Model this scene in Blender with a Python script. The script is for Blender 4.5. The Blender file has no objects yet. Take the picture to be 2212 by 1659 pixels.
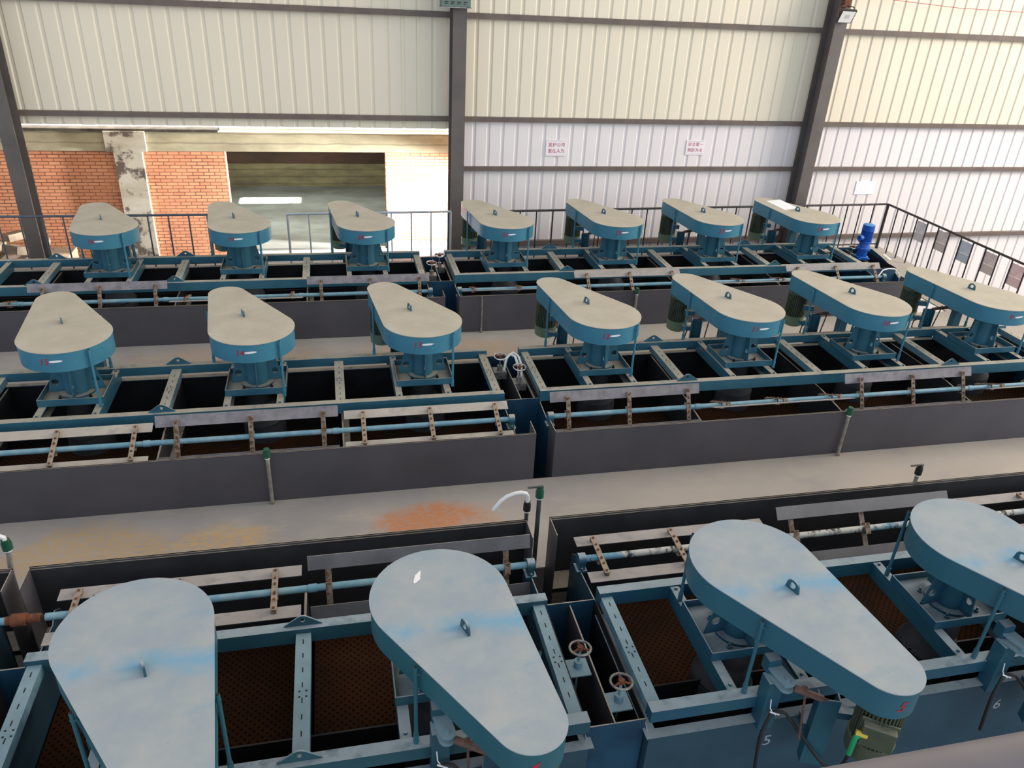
import bpy, bmesh, math, random
from math import pi, sin, cos, radians as rad, hypot, atan2
from mathutils import Vector, Matrix
from mathutils.geometry import tessellate_polygon
random.seed(7)
SC = bpy.context.scene
COL = SC.collection

# ------------------------------------------------------------------ camera
cam = bpy.data.cameras.new('camera')
cam.sensor_width = 36.0
cam.lens = 1694.0 / 2212 * 36.0
cam.clip_start = 0.05
cam.clip_end = 300
co = bpy.data.objects.new('camera', cam)
COL.objects.link(co)
R_ = Vector((0.97610, -0.21141, 0.05030)); U_ = Vector((0.05662, 0.47087, 0.88038)); W_ = Vector((0.20981, 0.85650, -0.47159))
co.matrix_world = Matrix(((R_.x, U_.x, -W_.x, 3.165), (R_.y, U_.y, -W_.y, -9.537), (R_.z, U_.z, -W_.z, 5.288), (0, 0, 0, 1)))
SC.camera = co
vs = SC.view_settings
vs.view_transform = 'Standard'; vs.look = 'None'; vs.gamma = 1.0; vs.use_curve_mapping = False
vs.exposure = 0.0

# ------------------------------------------------------------------ daylight
def srgb(r, g, b):
    f = lambda c: (c / 255 / 12.92) if c / 255 <= 0.04045 else ((c / 255 + 0.055) / 1.055) ** 2.4
    return (f(r), f(g), f(b), 1.0)

wd = bpy.data.worlds.new('daylight'); SC.world = wd; wd.use_nodes = True
nt = wd.node_tree; nt.nodes.clear()
N = nt.nodes.new; Lk = nt.links.new
wo = N('ShaderNodeOutputWorld'); bg = N('ShaderNodeBackground'); tc = N('ShaderNodeTexCoord'); sx = N('ShaderNodeSeparateXYZ')
Lk(tc.outputs['Generated'], sx.inputs[0])
rx = N('ShaderNodeMapRange'); rx.inputs[1].default_value = -0.9; rx.inputs[2].default_value = 0.9
Lk(sx.outputs['X'], rx.inputs[0])
mx = N('ShaderNodeMix'); mx.data_type = 'RGBA'
Lk(rx.outputs[0], mx.inputs[0]); mx.inputs[6].default_value = (0.80, 0.86, 0.96, 1); mx.inputs[7].default_value = (1.75, 1.56, 1.38, 1)
ry = N('ShaderNodeMapRange'); ry.inputs[1].default_value = -1.0; ry.inputs[2].default_value = 0.6
Lk(sx.outputs['Y'], ry.inputs[0])
my = N('ShaderNodeMix'); my.data_type = 'RGBA'; my.blend_type = 'MULTIPLY'; my.inputs[0].default_value = 1.0
m2 = N('ShaderNodeMix'); m2.data_type = 'RGBA'; m2.inputs[6].default_value = (0.80, 0.92, 1.06, 1); m2.inputs[7].default_value = (1.08, 1.03, 0.96, 1)
Lk(ry.outputs[0], m2.inputs[0]); Lk(mx.outputs[2], my.inputs[6]); Lk(m2.outputs[2], my.inputs[7])
rz_ = N('ShaderNodeMapRange'); rz_.inputs[1].default_value = 0.15; rz_.inputs[2].default_value = 0.95; rz_.inputs[3].default_value = 1.25; rz_.inputs[4].default_value = 0.50
Lk(sx.outputs['Z'], rz_.inputs[0])
mz = N('ShaderNodeVectorMath'); mz.operation = 'SCALE'; Lk(my.outputs[2], mz.inputs[0]); Lk(rz_.outputs[0], mz.inputs['Scale'])
Lk(mz.outputs[0], bg.inputs[0]); bg.inputs[1].default_value = 1.0
Lk(bg.outputs[0], wo.inputs[0])

def lamp(name, kind, loc, rot, energy, color=(1, 1, 1), **kw):
    l = bpy.data.lights.new(name, kind); l.energy = energy; l.color = color
    for k, v in kw.items(): setattr(l, k, v)
    o = bpy.data.objects.new(name, l); COL.objects.link(o); o.location = loc; o.rotation_euler = rot
    return o

def aim(o, target):
    d = Vector(target) - o.location
    o.rotation_euler = d.to_track_quat('-Z', 'Y').to_euler()

# added spot lamp in the alley, brightens the brick building in place of sunlight
a = lamp('alley_sunlight', 'SPOT', (8.6, 6.45, 0.7), (0, 0, 0), 30000, (0.92, 0.96, 1.0), spot_size=rad(40), spot_blend=1.0, shadow_soft_size=0.15)
aim(a, (4.6, 7.5, 0.55))
rl = lamp('roof_sunlight', 'AREA', (3, 10, 8.5), (0, 0, 0), 9000, (1, 0.99, 0.97), shape='RECTANGLE', size=12, size_y=3, spread=rad(30))  # added area lamp over the outside roof, whitens it in place of sun
# added area lamp, out of view, for warm light from the upper right
b = lamp('open_end_daylight', 'AREA', (26, -1, 9), (0, 0, 0), 2600, (1.0, 0.90, 0.78), shape='RECTANGLE', size=8, size_y=6)
aim(b, (12, 4.5, 1.5))

# ------------------------------------------------------------------ materials
def new_mat(name):
    m = bpy.data.materials.new(name); m.use_nodes = True
    nt = m.node_tree
    return m, nt, nt.nodes['Principled BSDF']

def noise(nt, scale, detail=4, rough=0.6, coord='Object', vec=None, mapping=None):
    n = nt.nodes.new('ShaderNodeTexNoise'); n.inputs['Scale'].default_value = scale
    n.inputs['Detail'].default_value = detail; n.inputs['Roughness'].default_value = rough
    if vec is None:
        t = nt.nodes.new('ShaderNodeTexCoord'); vec = t.outputs[coord]
    if mapping:
        mp = nt.nodes.new('ShaderNodeMapping'); mp.inputs['Scale'].default_value = mapping
        nt.links.new(vec, mp.inputs[0]); vec = mp.outputs[0]
    nt.links.new(vec, n.inputs['Vector'])
    return n.outputs[0]

def ramp(nt, src, lo, hi):
    r = nt.nodes.new('ShaderNodeMapRange'); r.inputs[1].default_value = lo; r.inputs[2].default_value = hi
    nt.links.new(src, r.inputs[0]); return r.outputs[0]

def mixc(nt, fac, a, b, mode='MIX'):
    n = nt.nodes.new('ShaderNodeMix'); n.data_type = 'RGBA'; n.blend_type = mode
    if isinstance(fac, (int, float)): n.inputs[0].default_value = fac
    else: nt.links.new(fac, n.inputs[0])
    for v, i in ((a, 6), (b, 7)):
        if isinstance(v, tuple): n.inputs[i].default_value = v
        else: nt.links.new(v, n.inputs[i])
    return n.outputs[2]

def math_(nt, op, a, b=None, clamp=False):
    n = nt.nodes.new('ShaderNodeMath'); n.operation = op; n.use_clamp = clamp
    for v, i in ((a, 0), (b, 1)):
        if v is None: continue
        if isinstance(v, (int, float)): n.inputs[i].default_value = v
        else: nt.links.new(v, n.inputs[i])
    return n.outputs[0]

def bump(nt, bsdf, h, strength=0.2, dist=0.02):
    b = nt.nodes.new('ShaderNodeBump'); b.inputs['Strength'].default_value = strength; b.inputs['Distance'].default_value = dist
    nt.links.new(h, b.inputs['Height']); nt.links.new(b.outputs[0], bsdf.inputs['Normal'])

def paint(name, c1, c2=None, rough=0.5, scale=3.0, metal=0.0, dust=None, dust_amt=1.0, spec=0.4, bmp=0.0, lo=0.4, hi=0.65):
    """painted or bare metal with mottling; dust settles on upward faces"""
    m, nt, b = new_mat(name)
    c2 = c2 or tuple(x * 0.8 for x in c1[:3]) + (1,)
    col = mixc(nt, ramp(nt, noise(nt, scale), lo, hi), c1, c2)
    if dust:
        g = nt.nodes.new('ShaderNodeNewGeometry'); s = nt.nodes.new('ShaderNodeSeparateXYZ')
        nt.links.new(g.outputs['Normal'], s.inputs[0])
        f = ramp(nt, s.outputs['Z'], 0.55, 0.9)
        f = math_(nt, 'MULTIPLY', f, math_(nt, 'MULTIPLY', ramp(nt, noise(nt, 6.0, 4), 0.15, 0.45), dust_amt))
        dc = mixc(nt, ramp(nt, noise(nt, 5.0), 0.35, 0.7), dust, tuple(x * 0.82 for x in dust[:3]) + (1,))
        col = mixc(nt, f, col, dc)
        rr = nt.nodes.new('ShaderNodeMapRange'); rr.inputs[3].default_value = rough; rr.inputs[4].default_value = 0.95
        nt.links.new(f, rr.inputs[0]); nt.links.new(rr.outputs[0], b.inputs['Roughness'])
    else:
        b.inputs['Roughness'].default_value = rough
    nt.links.new(col, b.inputs['Base Color'])
    b.inputs['Metallic'].default_value = metal
    b.inputs['Specular IOR Level'].default_value = spec
    if bmp: bump(nt, b, noise(nt, 60, 3), bmp, 0.005)
    return m

def flat(name, c, rough=0.6, metal=0.0, emit=0):
    m, nt, b = new_mat(name); b.inputs['Base Color'].default_value = c; b.inputs['Roughness'].default_value = rough
    b.inputs['Metallic'].default_value = metal
    if emit:
        b.inputs['Emission Color'].default_value = c; b.inputs['Emission Strength'].default_value = emit
    return m

DUST = srgb(178, 170, 154)
DUST_SKY_TINT = srgb(158, 172, 180)  # near-row dust, with the cool sky light there put into its colour
M = {}
M['blue'] = paint('blue_paint', srgb(54, 104, 124), srgb(46, 94, 114), 0.42, 2.5, dust=DUST, dust_amt=0.92)
M['blue_a'] = paint('blue_paint_near_row', srgb(36, 80, 104), srgb(38, 88, 102), 0.42, 2.5, dust=DUST_SKY_TINT, dust_amt=0.85)  # near-row copy of the blue, weaker light there taken into the colour
M['blue_t'] = paint('teal_paint_near_row', srgb(44, 84, 96), srgb(38, 76, 92), 0.42, 2.5, dust=DUST_SKY_TINT, dust_amt=0.85)
M['rim_t'] = paint('teal_guard_paint', srgb(48, 98, 110), srgb(42, 90, 106), 0.38, 1.2)
M['blue_rim'] = paint('blue_guard_paint', srgb(66, 126, 148), srgb(56, 114, 138), 0.38, 2.0)
M['blue_rim_a'] = paint('blue_guard_paint_near_row', srgb(48, 96, 114), srgb(50, 100, 114), 0.38, 1.2)  # guard blue darkened to carry the dimmer light on the near row
M['pale_beam'] = paint('dusty_cross_beam', srgb(116, 148, 160), srgb(96, 140, 160), 0.7, 4, dust=srgb(178, 172, 156), dust_amt=1.0)
M['pale_beam_a'] = paint('pale_blue_cross_beam', srgb(112, 150, 166), srgb(80, 118, 140), 0.6, 6, dust=srgb(138, 162, 172), dust_amt=0.85)  # its dust colour carries the same cool sky tint
M['slot'] = flat('dark_slot', srgb(30, 24, 18), 0.9)

def lid_mat(name, base, base2, blue, patch_lo, band):
    m, nt, b = new_mat(name)
    col = mixc(nt, ramp(nt, noise(nt, 2.2, 5), 0.35, 0.65), base, base2)
    pt = ramp(nt, noise(nt, 1.7, 6, 0.65, mapping=(0.6, 1.6, 1)), patch_lo, patch_lo + 0.16)
    col = mixc(nt, math_(nt, 'MULTIPLY', pt, 0.75), col, blue)
    if band:
        t = nt.nodes.new('ShaderNodeTexCoord'); s = nt.nodes.new('ShaderNodeSeparateXYZ'); nt.links.new(t.outputs['Object'], s.inputs[0])
        yy = math_(nt, 'ADD', s.outputs['Y'], 0.045)
        yy = math_(nt, 'ADD', yy, math_(nt, 'MULTIPLY', math_(nt, 'SUBTRACT', noise(nt, 4, 5), 0.5), 0.34))
        f = nt.nodes.new('ShaderNodeMapRange'); f.inputs[1].default_value = 0.13; f.inputs[2].default_value = 0.0
        nt.links.new(math_(nt, 'ABSOLUTE', yy), f.inputs[0])
        f2 = math_(nt, 'MULTIPLY', f.outputs[0], ramp(nt, noise(nt, 3.3, 2), 0.28, 0.6))
        col = mixc(nt, f2, col, srgb(116, 162, 190))
    sp = nt.nodes.new('ShaderNodeTexVoronoi'); sp.inputs['Scale'].default_value = 9
    t2 = nt.nodes.new('ShaderNodeTexCoord'); nt.links.new(t2.outputs['Object'], sp.inputs[0])
    f3 = nt.nodes.new('ShaderNodeMapRange'); f3.inputs[1].default_value = 0.07; f3.inputs[2].default_value = 0.03
    nt.links.new(sp.outputs['Distance'], f3.inputs[0])
    col = mixc(nt, math_(nt, 'MULTIPLY', f3.outputs[0], math_(nt, 'MULTIPLY', ramp(nt, noise(nt, 4, 1), 0.58, 0.66), 0.7)), col, srgb(96, 92, 84))
    nt.links.new(col, b.inputs['Base Color']); b.inputs['Roughness'].default_value = 0.8
    b.inputs['Specular IOR Level'].default_value = 0.25
    bump(nt, b, noise(nt, 30, 5, 0.7), 0.25, 0.006)
    return m
M['lid'] = lid_mat('dusty_guard_lid', srgb(187, 180, 165), srgb(173, 166, 150), srgb(142, 164, 172), 0.58, False)
M['lid_a'] = lid_mat('pale_blue_guard_lid', srgb(146, 160, 171), srgb(166, 172, 174), srgb(124, 156, 175), 0.54, True)  # cool, dim near-row light put into the lid colour; blue band is paint
M['launder'] = paint('dark_grey_steel_plate', srgb(82, 80, 86), srgb(74, 73, 80), 0.55, 1.5, dust=srgb(168, 158, 142), dust_amt=1.0, bmp=0.05)
M['launder_in'] = paint('dark_inner_steel_plate', srgb(50, 50, 54), srgb(38, 40, 44), 0.7, 2.5, dust=srgb(178, 168, 152), dust_amt=0.9)  # inner copy of the plate steel, darkened to carry the shade inside
M['housing'] = paint('grey_impeller_housing', srgb(70, 72, 78), srgb(56, 58, 62), 0.6, 3)
M['tank_dark'] = paint('wet_black_tank_steel', srgb(30, 31, 36), srgb(24, 24, 26), 0.5, 3)  # shade inside tanks and boxes put into this near-black base colour
M['tank_blue'] = paint('blue_tank_wall', srgb(44, 74, 90), srgb(38, 64, 80), 0.5, 1.5, dust=DUST_SKY_TINT, dust_amt=0.8)
M['tank_blue_b'] = paint('blue_tank_end_plate', srgb(30, 72, 98), srgb(24, 56, 80), 0.45, 2, dust=DUST, dust_amt=0.9)
M['board'] = paint('grey_scraper_board', srgb(142, 138, 142), srgb(118, 114, 120), 0.7, 8, dust=srgb(186, 178, 166), dust_amt=0.9, bmp=0.1)
M['board_a'] = paint('bare_steel_scraper_board', srgb(112, 112, 116), srgb(96, 96, 102), 0.6, 3, dust=srgb(168, 162, 158), dust_amt=0.9)
M['arm'] = paint('rusty_scraper_arm', srgb(140, 128, 114), srgb(100, 76, 58), 0.8, 22, lo=0.45, hi=0.6, dust=srgb(170, 156, 138), dust_amt=0.6)
M['shaft'] = paint('pale_blue_shaft', srgb(104, 150, 170), srgb(136, 166, 176), 0.5, 7)
def stained():
    m, nt, b = new_mat('stained_shaft')
    col = mixc(nt, ramp(nt, noise(nt, 2.2, 3), 0.50, 0.56), srgb(186, 186, 180), srgb(98, 146, 170))
    col = mixc(nt, ramp(nt, noise(nt, 9, 5, mapping=(1.5, 1, 1)), 0.52, 0.62), col, srgb(52, 52, 52))
    nt.links.new(col, b.inputs['Base Color']); b.inputs['Roughness'].default_value = 0.7
    return m
M['shaft_d'] = stained()
M['chrome'] = flat('chrome', srgb(200, 200, 200), 0.2, 1.0)
M['steel'] = paint('zinc_plated_steel', srgb(150, 150, 148), srgb(110, 108, 104), 0.4, 20, metal=0.5)
M['rust'] = paint('rust', srgb(120, 72, 48), srgb(82, 52, 40), 0.9, 15)
M['screw'] = paint('rusty_screw_steel', srgb(112, 84, 74), srgb(84, 66, 62), 0.6, 12)
M['motor'] = paint('grey_green_motor_paint', srgb(76, 84, 68), srgb(64, 74, 60), 0.5, 3, dust=srgb(140, 142, 124), dust_amt=0.7)
M['motor_cap'] = paint('pale_green_motor_cowl', srgb(112, 130, 108), srgb(98, 116, 94), 0.5, 3)
M['red'] = flat('red_marker', srgb(168, 40, 62), 0.6)
M['white'] = flat('white_paint', srgb(235, 236, 238), 0.6)
M['white_dull'] = flat('faded_white_paint', srgb(150, 160, 166), 0.7)
M['black'] = flat('black_rubber', srgb(26, 26, 28), 0.6)
M['green'] = flat('green_tape', srgb(30, 150, 100), 0.5)
M['green_valve'] = flat('dark_green_valve', srgb(24, 78, 60), 0.5)
M['yellow'] = flat('brass_gland', srgb(200, 180, 60), 0.4)
M['paper'] = flat('white_paper', srgb(236, 238, 242), 0.8)
M['pipe'] = paint('galvanised_pipe', srgb(158, 156, 150), srgb(120, 116, 110), 0.45, 12, metal=0.3)
M['pipe_d'] = paint('dark_pipe', srgb(70, 74, 76), srgb(54, 56, 60), 0.5, 8)
M['hose'] = flat('white_plastic_hose', srgb(222, 224, 224), 0.4)
M['vivid_blue'] = paint('bright_blue_motor_paint', srgb(22, 84, 178), srgb(18, 70, 158), 0.35, 3, dust=srgb(100, 170, 225), dust_amt=0.6)  # upward faces take a paler blue
M['rail_dark'] = paint('dark_rail_paint', srgb(58, 54, 56), srgb(50, 46, 48), 0.5, 5)
M['rail_grey'] = paint('grey_blue_rail_paint', srgb(86, 92, 104), srgb(74, 80, 92), 0.5, 5)
M['rail_light'] = paint('light_grey_rail_paint', srgb(168, 180, 190), srgb(156, 168, 178), 0.5, 5)  # overexposed glare on this section put into its pale grey
M['column'] = paint('brown_grey_column_paint', srgb(102, 95, 90), srgb(92, 86, 84), 0.55, 2)
M['girt'] = paint('brown_grey_girt_paint', srgb(112, 99, 91), srgb(98, 88, 84), 0.6, 2.5)

def floor_mat():
    m, nt, b = new_mat('chequer_plate_floor')
    t = nt.nodes.new('ShaderNodeTexCoord')
    col = mixc(nt, ramp(nt, noise(nt, 0.9, 6), 0.35, 0.65), srgb(166, 160, 155), srgb(150, 146, 144))
    col = mixc(nt, ramp(nt, noise(nt, 2.6, 5, 0.7, mapping=(0.5, 1.5, 1)), 0.52, 0.75), col, srgb(176, 168, 156))
    sx_ = nt.nodes.new('ShaderNodeSeparateXYZ'); nt.links.new(t.outputs['Object'], sx_.inputs[0])
    warm = ramp(nt, sx_.outputs['X'], 3.0, 9.0)
    col = mixc(nt, math_(nt, 'MULTIPLY', warm, ramp(nt, noise(nt, 0.6, 4), 0.3, 0.6)), col, srgb(176, 167, 156))
    # raised diamond pattern
    mp = nt.nodes.new('ShaderNodeMapping'); mp.inputs['Scale'].default_value = (26, 26, 26); mp.inputs['Rotation'].default_value = (0, 0, rad(35))
    nt.links.new(t.outputs['Object'], mp.inputs[0])
    br = nt.nodes.new('ShaderNodeTexBrick'); br.inputs['Scale'].default_value = 1.0; br.inputs['Mortar Size'].default_value = 0.12
    br.inputs['Color1'].default_value = (1, 1, 1, 1); br.inputs['Color2'].default_value = (1, 1, 1, 1); br.inputs['Mortar'].default_value = (0, 0, 0, 1)
    nt.links.new(mp.outputs[0], br.inputs[0])
    for (x, y, sx2, sy2, c, k) in ((4.05, -2.83, 0.62, 0.26, srgb(196, 120, 58), 1.0), (0.65, -2.85, 0.8, 0.4, srgb(182, 152, 102), 0.7),
                                   (1.9, -2.88, 0.5, 0.25, srgb(190, 156, 100), 0.65), (1.0, -3.6, 0.5, 0.12, srgb(200, 140, 84), 0.7), (1.6, 1.3, 1.4, 0.5, srgb(176, 150, 122), 0.6), (4.7, 1.2, 1.4, 0.5, srgb(180, 150, 118), 0.7)):
        mp2 = nt.nodes.new('ShaderNodeMapping'); mp2.inputs['Location'].default_value = (-x / sx2, -y / sy2, 0)
        mp2.inputs['Scale'].default_value = (1 / sx2, 1 / sy2, 0)
        nt.links.new(t.outputs['Object'], mp2.inputs[0])
        ln = nt.nodes.new('ShaderNodeVectorMath'); ln.operation = 'LENGTH'; nt.links.new(mp2.outputs[0], ln.inputs[0])
        f = nt.nodes.new('ShaderNodeMapRange'); f.inputs[1].default_value = 1.2; f.inputs[2].default_value = 0.6
        nt.links.new(math_(nt, 'ADD', ln.outputs[1], math_(nt, 'MULTIPLY', math_(nt, 'SUBTRACT', noise(nt, 2.6, 5), 0.5), 1.5)), f.inputs[0])
        g = math_(nt, 'MULTIPLY', f.outputs[0], k * (0.8 if k >= 1 else 1.6), True)
        g = math_(nt, 'MULTIPLY', g, ramp(nt, noise(nt, 14, 4, 0.7, mapping=(1, 1.8, 1)), 0.25 if k >= 1 else 0.36, 0.55 if k >= 1 else 0.66))
        col = mixc(nt, g, col, c)
    nt.links.new(col, b.inputs['Base Color']); b.inputs['Roughness'].default_value = 0.75
    b.inputs['Specular IOR Level'].default_value = 0.25
    bump(nt, b, br.outputs[0], 0.18, 0.004)
    return m
M['floor'] = floor_mat()

def sheet_mat(name, c1, c2):
    m, nt, b = new_mat(name)
    col = mixc(nt, ramp(nt, noise(nt, 0.5, 3, mapping=(1, 1, 0.25)), 0.35, 0.65), c1, c2)
    nt.links.new(col, b.inputs['Base Color']); b.inputs['Roughness'].default_value = 0.6; b.inputs['Specular IOR Level'].default_value = 0.3
    return m
M['sheet'] = sheet_mat('cream_corrugated_sheet', srgb(233, 223, 201), srgb(226, 217, 196))
M['sheet_w'] = sheet_mat('greyish_white_corrugated_sheet', srgb(236, 228, 226), srgb(230, 223, 222))

def brick_mat():
    m, nt, b = new_mat('red_brickwork')
    t = nt.nodes.new('ShaderNodeTexCoord'); mp = nt.nodes.new('ShaderNodeMapping'); mp.inputs['Rotation'].default_value = (rad(90), 0, 0)
    nt.links.new(t.outputs['Object'], mp.inputs[0])
    br = nt.nodes.new('ShaderNodeTexBrick'); br.inputs['Scale'].default_value = 1.0
    br.inputs['Brick Width'].default_value = 0.21; br.inputs['Row Height'].default_value = 0.068; br.inputs['Mortar Size'].default_value = 0.009
    br.inputs['Color1'].default_value = srgb(206, 142, 102); br.inputs['Color2'].default_value = srgb(190, 120, 84); br.inputs['Mortar'].default_value = srgb(112, 66, 50)
    br.inputs['Bias'].default_value = -0.1
    nt.links.new(mp.outputs[0], br.inputs[0])
    col = mixc(nt, math_(nt, 'MULTIPLY', ramp(nt, noise(nt, 1.2, 5), 0.4, 0.7), 0.5), br.outputs[0], srgb(214, 146, 104))
    s = nt.nodes.new('ShaderNodeSeparateXYZ'); nt.links.new(t.outputs['Object'], s.inputs[0])
    # whitewash left on the lower courses
    hz = math_(nt, 'ADD', s.outputs['Z'], math_(nt, 'MULTIPLY', math_(nt, 'SUBTRACT', noise(nt, 4, 6), 0.5), 0.45))
    f = nt.nodes.new('ShaderNodeMapRange'); f.inputs[1].default_value = 0.16; f.inputs[2].default_value = 0.02
    nt.links.new(hz, f.inputs[0])
    g = math_(nt, 'MULTIPLY', f.outputs[0], ramp(nt, s.outputs['X'], -0.9, -0.3))
    col = mixc(nt, g, col, srgb(206, 206, 208))
    nt.links.new(col, b.inputs['Base Color']); b.inputs['Roughness'].default_value = 0.9
    bump(nt, b, br.outputs[1], -0.4, 0.01)
    return m
M['brick'] = brick_mat()

def concrete(name, c1, c2, stain=None, scale=2.0, courses=True):
    m, nt, b = new_mat(name)
    col = mixc(nt, ramp(nt, noise(nt, scale, 6, 0.65, mapping=(0.6, 1, 1.5)), 0.35, 0.65), c1, c2)
    if courses:
        w = nt.nodes.new('ShaderNodeTexWave'); w.bands_direction = 'Z'; w.inputs['Scale'].default_value = 1.6; w.inputs['Distortion'].default_value = 1.2
        t = nt.nodes.new('ShaderNodeTexCoord'); nt.links.new(t.outputs['Object'], w.inputs[0])
        f = ramp(nt, w.outputs[1], 0.12, 0.0)
        col = mixc(nt, math_(nt, 'MULTIPLY', f, 0.5), col, tuple(x * 0.45 for x in c2[:3]) + (1,))
    if stain:
        col = mixc(nt, ramp(nt, noise(nt, 1.6, 6, 0.7), 0.52, 0.58), col, stain)
    nt.links.new(col, b.inputs['Base Color']); b.inputs['Roughness'].default_value = 0.92
    return m
M['concrete'] = concrete('weathered_concrete_beam', srgb(172, 160, 130), srgb(142, 132, 106))
M['pillar'] = concrete('stained_concrete_pillar', srgb(188, 178, 160), srgb(160, 148, 126), srgb(84, 72, 62), 1.5, False)
M['room_wall'] = concrete('dim_room_wall', srgb(140, 128, 92), srgb(104, 94, 70))
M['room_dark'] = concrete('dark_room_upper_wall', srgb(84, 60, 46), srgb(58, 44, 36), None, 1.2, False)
M['room_floor'] = concrete('grey_room_floor', srgb(136, 136, 126), srgb(100, 96, 86), None, 0.9, False)
M['plaster'] = concrete('white_plaster', srgb(214, 214, 218), srgb(200, 200, 206), None, 2, False)

def froth_mat():
    m, nt, b = new_mat('brown_perforated_plate')
    t = nt.nodes.new('ShaderNodeTexCoord')
    mp = nt.nodes.new('ShaderNodeMapping'); mp.inputs['Rotation'].default_value = (0, 0, rad(45)); mp.inputs['Scale'].default_value = (22, 22, 0)
    nt.links.new(t.outputs['Object'], mp.inputs[0])
    v = nt.nodes.new('ShaderNodeTexVoronoi'); v.inputs['Randomness'].default_value = 0.0; v.inputs['Scale'].default_value = 1.0
    nt.links.new(mp.outputs[0], v.inputs[0])
    f = nt.nodes.new('ShaderNodeMapRange'); f.inputs[1].default_value = 0.30; f.inputs[2].default_value = 0.18
    nt.links.new(v.outputs['Distance'], f.inputs[0])
    col = mixc(nt, ramp(nt, noise(nt, 1.1, 5), 0.35, 0.65), srgb(66, 38, 20), srgb(38, 27, 16))  # brown deepened, tank shade is included in the colour
    col = mixc(nt, f.outputs[0], col, srgb(18, 12, 9))
    nt.links.new(col, b.inputs['Base Color']); b.inputs['Roughness'].default_value = 0.85; b.inputs['Specular IOR Level'].default_value = 0.1
    return m
M['froth'] = froth_mat()

# ------------------------------------------------------------------ mesh helpers
class MB:
    def __init__(s): s.v = []; s.f = []; s.m = []
    def add(s, vs, fs, mi=0, T=None):
        o = len(s.v)
        s.v += [tuple(T @ Vector(p)) if T else tuple(p) for p in vs]
        for f in fs: s.f.append([i + o for i in f]); s.m.append(mi)
        return s
    def box(s, x0, x1, y0, y1, z0, z1, mi=0, T=None):
        vs = [(x, y, z) for z in (z0, z1) for y in (y0, y1) for x in (x0, x1)]
        return s.add(vs, [(0, 2, 3, 1), (4, 5, 7, 6), (0, 1, 5, 4), (2, 6, 7, 3), (0, 4, 6, 2), (1, 3, 7, 5)], mi, T)
    def prism(s, pts, z0, z1, mi=0, T=None, holes=()):
        """solid of polygon pts (ccw) between z0 and z1, with optional holes"""
        loops = [list(pts)] + [list(h) for h in holes]
        flatp = [p for l in loops for p in l]
        tri = tessellate_polygon([[Vector((p[0], p[1], 0)) for p in l] for l in loops])
        n = len(flatp)
        vs = [(p[0], p[1], z0) for p in flatp] + [(p[0], p[1], z1) for p in flatp]
        fs = []
        if not holes:
            fs = [tuple(range(n - 1, -1, -1)), tuple(range(n, 2 * n))]
        else:
            for t in tri:
                a, b, c = [Vector(flatp[i]).to_2d() if len(flatp[i]) > 2 else Vector(flatp[i]) for i in t]
                cr = (b - a).cross(c - a)
                t = t if cr > 0 else (t[0], t[2], t[1])
                fs.append((t[0], t[2], t[1])); fs.append(tuple(i + n for i in t))
        o = 0
        for li, l in enumerate(loops):
            k = len(l)
            for i in range(k):
                a, b = o + i, o + (i + 1) % k
                fs.append((a, b, b + n, a + n) if li == 0 else (b, a, a + n, b + n))
            o += k
        return s.add(vs, fs, mi, T)
    def cyl(s, p0, p1, r, n=12, r2=None, mi=0, caps=True, T=None):
        p0 = Vector(p0); p1 = Vector(p1); r2 = r if r2 is None else r2
        d = (p1 - p0).normalized(); a = d.orthogonal().normalized(); b = d.cross(a)
        vs = []
        for p, rr in ((p0, r), (p1, r2)):
            for i in range(n):
                t = 2 * pi * i / n; vs.append(tuple(p + a * (rr * cos(t)) + b * (rr * sin(t))))
        fs = [(i, (i + 1) % n, (i + 1) % n + n, i + n) for i in range(n)]
        if caps: fs += [tuple(range(n - 1, -1, -1)), tuple(range(n, 2 * n))]
        return s.add(vs, fs, mi, T)
    def tube(s, path, r, n=8, mi=0):
        P = [Vector(p) for p in path]; vs = []; ref = None
        for i, p in enumerate(P):
            d = (P[min(i + 1, len(P) - 1)] - P[max(i - 1, 0)]).normalized()
            if ref is None: ref = d.orthogonal().normalized()
            a = (ref - d * ref.dot(d)).normalized(); ref = a; b = d.cross(a)
            for k in range(n):
                t = 2 * pi * k / n; vs.append(tuple(p + a * r * cos(t) + b * r * sin(t)))
        fs = [(i * n + k, i * n + (k + 1) % n, (i + 1) * n + (k + 1) % n, (i + 1) * n + k) for i in range(len(P) - 1) for k in range(n)]
        fs += [tuple(range(n - 1, -1, -1)), tuple(range((len(P) - 1) * n, len(P) * n))]
        return s.add(vs, fs, mi)
    def torus(s, c, R, r, T=None, n=28, m=8, mi=0):
        vs = []; fs = []
        for i in range(n):
            for j in range(m):
                a = 2 * pi * i / n; b = 2 * pi * j / m
                vs.append((c[0] + (R + r * cos(b)) * cos(a), c[1] + (R + r * cos(b)) * sin(a), c[2] + r * sin(b)))
                fs.append((i * m + j, ((i + 1) % n) * m + j, ((i + 1) % n) * m + (j + 1) % m, i * m + (j + 1) % m))
        return s.add(vs, fs, mi, T)
    def build(s, name, mats, parent=None, loc=None, smooth=False, bevel=0):
        me = bpy.data.meshes.new(name); me.from_pydata(s.v, [], s.f)
        for m in (mats if isinstance(mats, (list, tuple)) else [mats]): me.materials.append(m)
        me.polygons.foreach_set('material_index', s.m)
        me.update()
        if smooth:
            me.shade_smooth(); me.set_sharp_from_angle(angle=rad(35))
        o = bpy.data.objects.new(name, me); COL.objects.link(o)
        if parent: o.parent = parent
        if loc: o.location = loc
        if bevel:
            bv = o.modifiers.new('edge', 'BEVEL'); bv.width = bevel; bv.segments = 2; bv.limit_method = 'ANGLE'
        return o

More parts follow.
